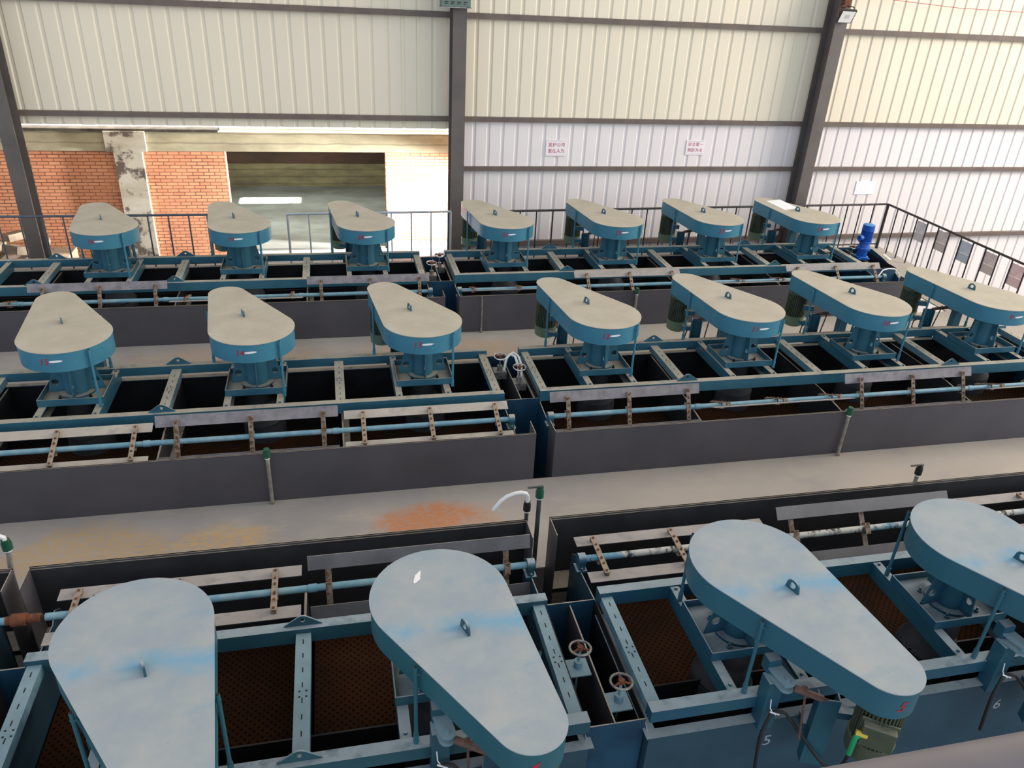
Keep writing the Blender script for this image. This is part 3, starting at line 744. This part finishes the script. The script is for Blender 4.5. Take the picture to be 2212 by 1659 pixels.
# ------------------------------------------------------------------ junction boxes with gate handwheels
def junction(row, x0, label, wheels, hose=False, width=0.445):
    near = row == 'A'; tb = M['tank_blue_b']
    root = empty('junction_box', label, 'junction box', (x0, ROWS[row][1], 0), ROWS[row][2])
    a, c = 1.118, 1.118 + width
    for yy in (-0.99, 0.24):
        b = MB(); b.box(a, c, yy, yy + 0.01, -0.7, 0.50); b.build('end_wall', tb, root)
    b = MB(); b.box(a, a + 0.008, -0.98, 0.24, -0.7, 0.50); b.box(c - 0.008, c, -0.98, 0.24, -0.7, 0.50); b.box(a, c, -0.98, 0.24, -0.7, -0.68)
    for s, x in ((1, a + 0.008), (-1, c - 0.008)):
        for y in (-0.8, -0.6, -0.4, -0.2, 0.0): b.cyl((x, y, 0.38), (x + s * 0.012, y, 0.38), 0.009, 6)
    b.build('side_wall', M['tank_dark'], root)
    b = MB(); xm = (a + c) / 2
    b.box(xm - 0.006, xm + 0.006, -0.98, 0.24, -0.2, 0.47); b.build('divider', M['launder'], root)
    for (wx, wy) in wheels:
        s = MB(); s.box(wx - 0.085, wx + 0.085, wy - 0.07, wy + 0.09, 0.45, 0.462); s.box(wx - 0.085, wx + 0.085, wy - 0.08, wy - 0.07, 0.36, 0.462)
        s.cyl((wx, wy, 0.462), (wx, wy, 0.53), 0.035, 14); s.cyl((wx, wy, 0.53), (wx, wy, 0.66), 0.012, 10)
        s.cyl((wx, wy, -0.2), (wx, wy, 0.45), 0.011, 8)
        br = s.build('valve_bracket', M['steel'] if not near else M['pale_beam_a'], root, smooth=True)
        w = MB(); T = Matrix.Translation((wx, wy, 0.665)) @ Matrix.Rotation(rad(6), 4, 'X')
        w.torus((0, 0, 0), 0.082, 0.010, T=T, mi=0)
        w.cyl((0, 0, -0.015), (0, 0, 0.018), 0.024, 12, mi=1, T=T)
        for q in range(3):
            t = q * 2 * pi / 3 + 0.5; w.cyl((0, 0, 0), (0.078 * cos(t), 0.078 * sin(t), 0), 0.009, 8, mi=1, T=T)
        w.build('handwheel', [M['chrome'] if not near else M['steel'], M['rust']], br, smooth=True)
    return root
junction('B', cell_x('B', 0, 2), 'dark open box in the gap of the middle row, with looped white hose', [(1.42, -0.44), (1.23, -0.10)])
junction('C', cell_x('C', 0, 2), 'dark open box in the gap of the far row, near the central column', [(1.23, -0.54), (1.42, -0.14)])
junction('A', cell_x('A', 1, 2), 'blue open box with two large handwheels at the bottom centre', [(1.46, -0.33), (1.25, 0.03)])
junction('A', cell_x('A', 0, 0), 'dark open box cut off by the bottom left corner of the photo', [])
eb = junction('C', cell_x('C', 1, 6), 'dark end box at the right end of the far row, carrying the blue gear motor', [(1.27, -0.20)], width=0.62)
# sloped chain cover on the end box
b = MB(); pts = [(0.25, -0.1), (0.25, 0.60), (-0.20, 0.585), (-0.50, 0.54), (-0.82, 0.47), (-1.10, 0.34), (-1.15, 0.22), (-1.10, -0.1)]
b.prism(pts, 0, 0.012, T=Matrix(((0, 0, 1, 1.745), (1, 0, 0, 0), (0, 1, 0, 0), (0, 0, 0, 1))))
for i in range(1, 6):
    p, q = pts[i], pts[i + 1]
    b.add([(1.745, p[0], p[1]), (1.745, q[0], q[1]), (1.86, q[0], q[1]), (1.86, p[0], p[1]), (1.745, p[0], p[1] - .01), (1.745, q[0], q[1] - .01), (1.86, q[0], q[1] - .01), (1.86, p[0], p[1] - .01)],
          [(0, 3, 2, 1), (4, 5, 6, 7), (0, 1, 5, 4), (2, 3, 7, 6), (1, 2, 6, 5), (3, 0, 4, 7)])
b.build('chain_cover', M['tank_blue_b'], eb)
b = MB(); b.cyl((1.70, -0.92, 0.30), (1.745, -0.92, 0.30), 0.045, 16); b.build('cover_hub', M['rust'], eb, smooth=True)
hz = MB(); hz.tube([(13.05, 2.62, 0.40), (13.17, 2.66, 0.47), (13.3, 2.76, 0.52), (13.45, 2.80, 0.53), (13.60, 2.82, 0.51), (13.75, 2.85, 0.40), (13.82, 2.86, 0.15), (13.84, 2.9, 0.02)], 0.011, 8)
tag(hz.build('water_hose', M['hose'], smooth=True), 'short white hose lying by the end box of the far row', 'hose')

gm = empty('gear_motor', 'bright blue upright gear motor at the right end of the far row', 'motor', (13.38, 3.58, 0.50))
b = MB(); b.cyl((0, 0, 0.0), (0, 0, 0.02), 0.13, 24); b.cyl((0, 0, 0.02), (0, 0, 0.16), 0.10, 24); b.cyl((0, 0, 0.16), (0, 0, 0.20), 0.135, 24); b.cyl((0, 0, 0.20), (0, 0, 0.30), 0.115, 24, 0.09); b.cyl((0, 0, 0.30), (0, 0, 0.325), 0.125, 24)
b.box(-0.12, 0.12, -0.12, 0.12, -0.03, 0.0)
b.build('gearbox', M['vivid_blue'], gm, smooth=True)
b = MB(); fins = []
for i in range(28):
    for da, rr in ((0, 0.112), (0.4, 0.112), (0.41, 0.098), (0.99, 0.098)):
        a_ = 2 * pi * (i + da) / 28; fins.append((rr * cos(a_), rr * sin(a_)))
b.prism(fins, 0.325, 0.54); b.build('motor_body', M['vivid_blue'], gm)
b = MB(); b.cyl((0, 0, 0.54), (0, 0, 0.65), 0.118, 24, 0.112); b.cyl((0, 0, 0.65), (0, 0, 0.662), 0.112, 24, 0.09); b.build('fan_cowl', M['vivid_blue'], gm, smooth=True)
b = MB(); b.cyl((-0.11, -0.03, 0.40), (-0.185, -0.05, 0.40), 0.055, 16); b.build('terminal_box', M['vivid_blue'], gm, smooth=True)

# white double hose on the middle junction box
h = MB()
h.tube([(5.27, -0.45, 0.50), (5.30, -0.42, 0.66), (5.36, -0.38, 0.70), (5.42, -0.42, 0.68), (5.44, -0.56, 0.60), (5.43, -0.66, 0.48), (5.43, -0.70, 0.40)], 0.018, 8)
h.tube([(5.27, -0.41, 0.48), (5.33, -0.36, 0.66), (5.41, -0.33, 0.70), (5.47, -0.38, 0.67), (5.49, -0.50, 0.60), (5.47, -0.62, 0.50), (5.47, -0.66, 0.40)], 0.016, 8)
tag(h.build('water_hose', M['hose'], smooth=True), 'white looped hose over the box in the middle row gap', 'hose')

# ------------------------------------------------------------------ water pipes with taps
def pipe(name, label, x, y, z0, z1, r, mat, valve='green', handle=True, lean=(0, 0), hose=None, z_tap=None):
    root = empty(name, label, 'water pipe', (x, y, z0))
    b = MB(); top = Vector((lean[0], lean[1], z1 - z0)); b.cyl((0, 0, 0), top, r, 12); b.cyl((0, 0, 0), (0, 0, 0.03), r * 1.35, 12)
    b.build('pipe', mat, root, smooth=True)
    if valve:
        b = MB(); b.cyl(top, top + Vector((0, 0, 0.02)), r * 1.3, 12, mi=1); b.cyl(top + Vector((0, 0, 0.02)), top + Vector((0, 0, 0.09)), r * 1.8, 12); b.cyl(top + Vector((0, 0, 0.09)), top + Vector((0, 0, 0.12)), r * 1.5, 12)
        if handle:
            p = top + Vector((0, 0, 0.13)); b.cyl(p - Vector((0, 0, 0.01)), p + Vector((0, 0, 0.01)), r * 0.8, 8)
            b.add([tuple(p + Vector(q)) for q in ((-0.12, -0.008, 0.0), (0.03, -0.012, 0), (0.03, 0.012, 0), (-0.12, 0.008, 0), (-0.12, -0.008, 0.012), (0.03, -0.012, 0.012), (0.03, 0.012, 0.012), (-0.12, 0.008, 0.012))],
                  [(3, 2, 1, 0), (4, 5, 6, 7), (0, 1, 5, 4), (1, 2, 6, 5), (2, 3, 7, 6), (3, 0, 4, 7)], 2)
        b.build('valve', [M['green_valve'] if valve == 'green' else M['black'], M['hose'], M['pipe_d']], root, smooth=True)
    if hose:
        b = MB(); b.tube(hose, 0.020, 10); b.build('outlet_hose', M['hose'], root, smooth=True)
    return root
pipe('tap_pipe', 'tall dark pipe with green valve standing in the walkway gap', 4.90, -3.79, 0, 0.88, 0.022, M['pipe_d'])
pipe('hose_pipe', 'short dark pipe with curved white hose beside the tall valve pipe', 4.80, -3.74, 0, 0.70, 0.020, M['pipe_d'], 'black', False,
     hose=[(0, 0, 0.82), (0, 0, 0.88), (-0.02, 0, 0.915), (-0.07, 0, 0.93), (-0.13, 0, 0.925), (-0.20, 0, 0.90), (-0.26, -0.01, 0.86), (-0.31, -0.02, 0.80), (-0.33, -0.02, 0.77)])
pipe('tap_pipe', 'leaning pipe with green valve at the left edge of the photo', 0.23, -3.62, 0.0, 0.72, 0.023, M['pipe'], 'green', False, (0.10, -0.02),
     hose=[(0.10, -0.02, 0.80), (0.095, -0.02, 0.86), (0.05, -0.02, 0.89), (-0.04, -0.02, 0.90), (-0.2, -0.02, 0.88)])
pipe('drain_pipe', 'pale pipe with green valve on the middle tank wall, left half of photo', 2.34, -2.30, 0.0, 0.58, 0.021, M['pipe'], 'green', False)
pipe('drain_pipe', 'pale pipe with green valve on the middle tank wall, right half of photo', 9.24, -2.30, 0.0, 0.58, 0.021, M['pipe'], 'green', False)
pipe('drain_pipe', 'pale pipe with green valve on the far row tank wall, behind the middle row', 8.0, 1.87, 0.0, 0.56, 0.021, M['pipe'], 'green', False)
pipe('tap_pipe', 'short pipe with black tap at the right of the walkway edge', 9.11, -3.72, 0.0, 0.68, 0.02, M['pipe'], 'black', True)
pipe('drain_pipe', 'thin grey pipe without valve on the far row tank wall at the gap', 5.39, 1.86, 0.0, 0.62, 0.016, M['steel'], None, False)

# ------------------------------------------------------------------ papers
def sheet(name, label, quad, mat, th=0.003, cat='paper'):
    b = MB(); q = [Vector(p) for p in quad]; n = (q[1] - q[0]).cross(q[3] - q[0]).normalized() * th
    b.add([tuple(p) for p in q] + [tuple(p + n) for p in q], [(3, 2, 1, 0), (4, 5, 6, 7), (0, 1, 5, 4), (1, 2, 6, 5), (2, 3, 7, 6), (3, 0, 4, 7)])
    return tag(b.build(name, mat), label, cat)
sheet('paper_sheet', 'white sheet lying on the rightmost far-row guard lid', [(11.72, 3.98, 1.347), (12.08, 4.10, 1.347), (12.03, 4.72, 1.347), (11.67, 4.62, 1.347)], M['paper'])
sheet('paper_sheet', 'white sheet on the floor right of the blue gear motor', [(14.7, 4.75, 0.001), (15.05, 4.7, 0.001), (15.12, 5.06, 0.001), (14.8, 5.1, 0.001)], M['paper'])

# ------------------------------------------------------------------ floor
b = MB()
def fl(x0, x1, y0, y1): b.box(x0, x1, y0, y1, -0.02, 0.0)
fl(-9, 15.35, -3.755, -2.255); fl(-9, 15.35, 0.115, 1.90); fl(-9, 15.35, 4.30, 5.62)
fl(14.2, 15.35, 1.90, 4.30); fl(14.2, 15.35, -2.255, 0.115)
for x0, x1 in ((0.0, 0.30), ):
    pass
flr = struct(b.build('floor', M['floor']))
b = MB(); b.box(-9, 15.35, -8.6, -5.6, -0.9, -0.88); b.box(-30, 40, -30, 6.3, -2.52, -2.5)
struct(b.build('floor_lower', concrete('ground_concrete', srgb(120, 116, 110), srgb(104, 100, 96), None, 1, False)))

# ------------------------------------------------------------------ hall wall
YW = 6.12
def sheeting(name, x0, x1, z0, z1, mat, pitch=0.285):
    b = MB(); prof = []; x = x0
    i = 0
    while x < x1:
        prof += [(x, 0.0), (x + 0.022, 0.020), (x + 0.060, 0.020), (x + 0.082, 0.0)]; x += pitch
    vs = []; fs = []
    for (px, py) in prof: vs += [(px, YW + py, z0), (px, YW + py, z1)]
    n = len(prof)
    for i in range(n - 1): fs.append((2 * i, 2 * i + 2, 2 * i + 3, 2 * i + 1))
    m = len(vs); vs += [(prof[0][0], YW + 0.06, z0), (prof[0][0], YW + 0.06, z1), (prof[-1][0], YW + 0.06, z0), (prof[-1][0], YW + 0.06, z1)]
    fs.append((m, m + 1, m + 3, m + 2))
    b.add(vs, fs); return struct(b.build(name, mat))
sheeting('wall_back', -10, 5.62, 2.40, 9.0, M['sheet'])
sheeting('wall_back_upper', 5.62, 26, 2.60, 9.0, M['sheet'])
sheeting('wall_back_lower', 5.62, 26, -2.5, 2.60, M['sheet_w'])
tn = 0
def trim(b, mat, label=None):
    global tn; tn += 1
    o = struct(b.build('trim_%d' % tn, mat)); 
    if label: o['label'] = label
    return o
for cx_, tw in ((-2.16, .24), (5.555, .25), (13.13, .26)):
    b = MB(); b.box(cx_ - tw / 2, cx_ + tw / 2, 5.65, 5.665, -2.5, 9.0); b.box(cx_ - tw / 2, cx_ + tw / 2, 6.035, 6.05, -2.5, 9.0); b.box(cx_ - 0.006, cx_ + 0.006, 5.665, 6.035, -2.5, 9.0)
    trim(b, M['column'], 'dark steel column')
for z, x0, x1, w in ((4.42, -10, 26, 0.095), (2.60, -10, 26, 0.085), (1.65, 5.56, 26, 0.08), (0.10, 5.56, 26, 0.09), (6.3, -10, 26, 0.09)):
    b = MB(); b.box(x0, x1, 6.03, 6.115, z - w / 2, z + w / 2); trim(b, M['girt'], 'horizontal steel wall rail')
# thin red cable along the upper right wall
b = MB(); b.tube([(13.2, 5.9, 5.12), (14.5, 5.98, 5.03), (16, 6.0, 4.95), (18, 6.0, 4.93), (20.5, 6.0, 4.95)], 0.006, 6)
tag(b.build('red_cable', flat('red_cable', srgb(190, 90, 90)), None), 'thin red cable strung across the upper right wall', 'cable')

# signs
def sign(label, x, z, rows, w=0.44, h=0.32, name='wall_sign'):
    root = empty(name, label, 'sign', (x, 6.11, z))
    b = MB(); b.box(-w / 2, w / 2, -0.006, 0.0, -h / 2, h / 2); b.build('board', flat('sign_white', srgb(242, 234, 236)), root)
    b = MB()
    for z_ in (-h / 2 + 0.022, h / 2 - 0.022): b.box(-w / 2 + 0.02, w / 2 - 0.02, -0.008, -0.006, z_ - 0.003, z_ + 0.003)
    b.build('border_line', flat('sign_grey', srgb(190, 182, 184)), root)
    for i, t in enumerate(rows):
        T = Matrix(((1, 0, 0, 0), (0, 0, 1, -0.0085), (0, 1, 0, 0.058 - i * 0.118), (0, 0, 0, 1)))
        flat_text(' '.join(t) if False else t, 0.088, T, flat('sign_red', srgb(178, 44, 78)), 'lettering', root)
    return root
sign('left one of the two white wall signs with red lettering', 7.64, 2.055, ['爱护公司', '重在人为'])
sign('right one of the two white wall signs with red lettering', 10.665, 2.085, ['安全第一', '预防为主'], 0.42, 0.30)
b = MB(); b.box(14.72, 15.22, 6.105, 6.111, 1.07, 1.37); tag(b.build('paper_sheet', M['paper']), 'blank white sheet on the wall above the railing corner', 'paper')

# floodlight and its bracket on the right column
fl_ = empty('floodlight', 'square white floodlight hanging on the right column', 'floodlight', (13.10, 5.55, 4.72))
T = Matrix.Translation((0, -0.06, 0)) @ Matrix.Rotation(rad(28), 4, 'X') @ Matrix.Rotation(rad(0), 4, 'Z')
b = MB(); b.box(-0.16, 0.16, -0.02, 0.03, -0.13, 0.13, T=T); b.build('housing', M['rail_dark'], fl_)
b = MB(); b.box(-0.14, 0.14, -0.026, -0.02, -0.115, 0.11, T=T); b.build('lens', flat('lamp_glass', srgb(240, 240, 236), 0.3), fl_)
b = MB(); b.box(-0.05, 0.05, -0.029, -0.026, -0.03, 0.05, T=T); b.build('led_chip', flat('lamp_chip', srgb(206, 204, 200), 0.4), fl_)
b = MB(); b.tube([(-0.17, -0.06, 0.0), (-0.15, -0.02, 0.16), (0.0, 0.0, 0.19), (0.15, -0.02, 0.16), (0.17, -0.06, 0.0)], 0.012, 6); b.box(-0.05, 0.07, 0.0, 0.10, 0.15, 0.36); b.build('bracket', M['rust'], fl_)
# green junction box on the central column
gb = empty('green_box', 'green louvred box at the top of the central column', 'box', (5.45, 5.50, 4.60))
b = MB(); b.box(-0.26, 0.26, -0.05, 0.15, -0.02, 0.28); b.build('case', flat('dull_green_case', srgb(98, 118, 108)), gb, bevel=0.01)
b = MB(); b.box(-0.27, 0.27, -0.06, 0.15, -0.035, -0.02); b.build('base_lip', M['steel'], gb)
b = MB()
for i in range(4): b.box(-0.2 + i * 0.11, -0.13 + i * 0.11, -0.053, -0.05, 0.05, 0.065); b.box(-0.2 + i * 0.11, -0.15 + i * 0.11, -0.053, -0.05, 0.022, 0.035)
b.build('louvre', M['black'], gb)

# ------------------------------------------------------------------ handrails
def handrail(label, p0, p1, mat, spacing=0.34, h=1.01, r=0.018, lower=0.10, end_posts=True):
    p0 = Vector(p0); p1 = Vector(p1); L = (p1 - p0).length; d = (p1 - p0).normalized()
    root = empty('handrail', label, 'railing', tuple(p0), 0)
    b = MB(); b.cyl((0, 0, h), tuple(d * L + Vector((0, 0, h))), r * 1.25, 10); b.build('top_rail', mat, root, smooth=True)
    if lower:
        b = MB(); b.cyl((0, 0, lower), tuple(d * L + Vector((0, 0, lower))), r * 0.9, 10); b.build('bottom_rail', mat, root, smooth=True)
    n = int(L / spacing)
    base = None
    for i in range(n + 1):
        q = d * (L * i / n)
        rr = r * (1.2 if i in (0, n) else 0.8)
        b = MB(); b.cyl((q.x, q.y, 0), (q.x, q.y, h), rr, 8)
        b.build('baluster', mat, root, smooth=True)
    return root
handrail('grey-blue railing in front of the orange brick wall', (-6.3, 5.27, 0), (1.3, 5.24, 0), M['rail_grey'])
handrail('light railing section left of the central column', (2.33, 5.22, 0), (5.38, 5.28, 0), M['rail_light'], 0.36, lower=0)
handrail('dark railing along the white sheet wall, right of the central column', (5.75, 5.25, 0), (15.2, 5.50, 0), M['rail_dark'], 0.335)
handrail('dark railing running toward the camera on the right, hung with posters', (15.2, 5.47, 0), (15.2, -1.8, 0), M['rail_dark'], 0.33, lower=0)
ps = [(4.46, 4.16, srgb(206, 200, 202), 'grey-lilac poster, farthest of five on the right railing'), (3.83, 3.52, srgb(206, 192, 186), 'grey-brown poster, second from the far end of the right railing'),
      (3.17, 2.86, srgb(190, 196, 206), 'bluish poster, middle of five on the right railing'), (2.51, 2.20, srgb(212, 194, 188), 'pinkish grey poster, second nearest on the right railing'),
      (1.85, 1.50, srgb(232, 198, 196), 'pink poster with curved drawing, nearest on the right railing')]
for y1, y0, c, lab in ps:
    root = empty('poster', lab, 'poster', (15.215, (y0 + y1) / 2, 0.75), 0, 'posters on the right railing')
    m, nt_, bs = new_mat('faded_poster'); cc = mixc(nt_, ramp(nt_, noise(nt_, 5, 3), 0.4, 0.65), c, tuple(min(1, v * 1.25) for v in c[:3]) + (1,)); nt_.links.new(cc, bs.inputs['Base Color'])
    w = (y1 - y0) / 2
    b = MB(); b.box(-0.004, 0.0, -w, w, -0.03, 0.20); b.build('upper_picture', m, root)
    b = MB(); b.box(-0.004, 0.0, -w, w, -0.20, -0.034); b.build('lower_picture', flat('poster_lower', tuple(min(1, v * 0.96) for v in c[:3]) + (1,)), root)
# handrail of the gallery the photo was taken from
b = MB(); P0 = Vector((2.9, -9.19, 4.664)); P1 = Vector((5.0, -9.185, 4.664)); b.cyl(P0, P1, 0.03, 24)
o = b.build('gallery_rail', paint('grey_lilac_rail_paint', srgb(112, 108, 114), srgb(100, 97, 104), 0.45, 3), smooth=True)
tag(o, 'thick grey-lilac handrail at the bottom right corner, close to the camera', 'railing')

# ------------------------------------------------------------------ brick building beyond the opening
bb = empty('brick_building', 'old orange brick building with concrete beam seen through the wall opening', 'building', (0, 7.5, -2.5))
def bp(name, mat, boxes, lab=None):
    b = MB()
    for q in boxes: b.box(q[0], q[1], q[2] - 7.5, q[3] - 7.5, q[4] + 2.5, q[5] + 2.5)
    o = b.build(name, mat, bb)
    if lab: o['label'] = lab
    return o
bp('brick_wall', M['brick'], [(-9, -0.98, 7.5, 7.75, -2.5, 1.66)]); bp('brick_wall', M['brick'], [(-0.46, 1.08, 7.5, 7.75, -2.5, 1.66)]); bp('brick_wall', M['brick'], [(4.3, 9, 7.5, 7.75, -2.5, 1.70)])
bp('concrete_beam', M['concrete'], [(-9, 9, 7.46, 7.75, 1.66, 2.04)])
bp('roof_slab', M['plaster'], [(-9, 9, 7.75, 14, 2.05, 2.07)])
bp('roof_edge', paint('mossy_dark_edge', srgb(60, 54, 46), srgb(84, 76, 66), 0.9, 6), [(-9, 1.0, 7.42, 7.75, 2.04, 2.09)])
bp('concrete_pillar', M['pillar'], [(-0.98, -0.46, 7.40, 7.75, -2.5, 1.66), (-1.10, -0.36, 7.38, 7.75, 1.66, 2.05)])
bp('plaster_patch', M['plaster'], [(4.32, 4.62, 7.485, 7.5, -2.5, 0.42), (4.62, 5.9, 7.488, 7.5, -2.5, -0.32)])
bp('room_floor', M['room_floor'], [(-4, 9, 7.75, 13.4, -0.45, -0.40), (1.08, 4.3, 7.5, 7.75, -0.45, -0.40)])
bp('room_back_wall', M['room_wall'], [(-4, 9, 12.8, 12.9, -0.40, 0.22)]); bp('room_back_wall', M['room_dark'], [(-4, 9, 12.78, 12.9, 0.22, 2.05)], 'dark upper wall')
bp('room_side_wall', M['room_wall'], [(-4.1, -4, 7.75, 12.9, -0.4, 2.0), (9, 9.1, 7.75, 12.9, -0.4, 2.0)])
bp('room_ceiling', M['concrete'], [(-4.1, 9.1, 7.75, 11.1, 1.95, 2.05), (-4.1, 0.85, 11.1, 11.6, 1.95, 2.05), (2.35, 9.1, 11.1, 11.6, 1.95, 2.05), (-4.1, 9.1, 11.6, 12.9, 1.95, 2.05)])  # gap left in the ceiling for the added patch lamp
sl = lamp('room_skylight', 'AREA', (1.60, 11.35, 2.0), (0, 0, 0), 200, (0.95, 1.0, 1.0), shape='RECTANGLE', size=1.45, size_y=0.5, spread=rad(3))  # added narrow area lamp in the ceiling gap, makes the bright floor patch
sl2 = lamp('room_bounce', 'AREA', (2.2, 9.6, 1.9), (0, 0, 0), 210, (0.9, 1.0, 0.98), shape='RECTANGLE', size=5, size_y=2.5)  # added fill lamp to brighten the room, standing in for bounced light
# rubble heap in the alley at the far left
b = MB()
for i in range(26):
    x = random.uniform(-3.9, -2.3); y = random.uniform(6.5, 7.3); s_ = random.uniform(0.06, 0.2); z = random.uniform(-0.55, 0.15) 
    T = Matrix.Translation((x, y, z)) @ Matrix.Rotation(random.uniform(0, 3), 4, 'Z') @ Matrix.Rotation(random.uniform(-.5, .5), 4, 'X')
    b.box(-s_, s_, -s_ * .7, s_ * .7, -s_ * .4, s_ * .4, T=T)
b.prism([(-4.4, 6.3), (-2.0, 6.3), (-2.0, 7.4), (-4.4, 7.4)], -2.5, -0.25)
o = b.build('rubble_heap', concrete('broken_concrete', srgb(150, 130, 106), srgb(112, 96, 80), None, 3, False)); tag(o, 'heap of broken concrete behind the left railing', 'rubble'); o['kind'] = 'stuff'
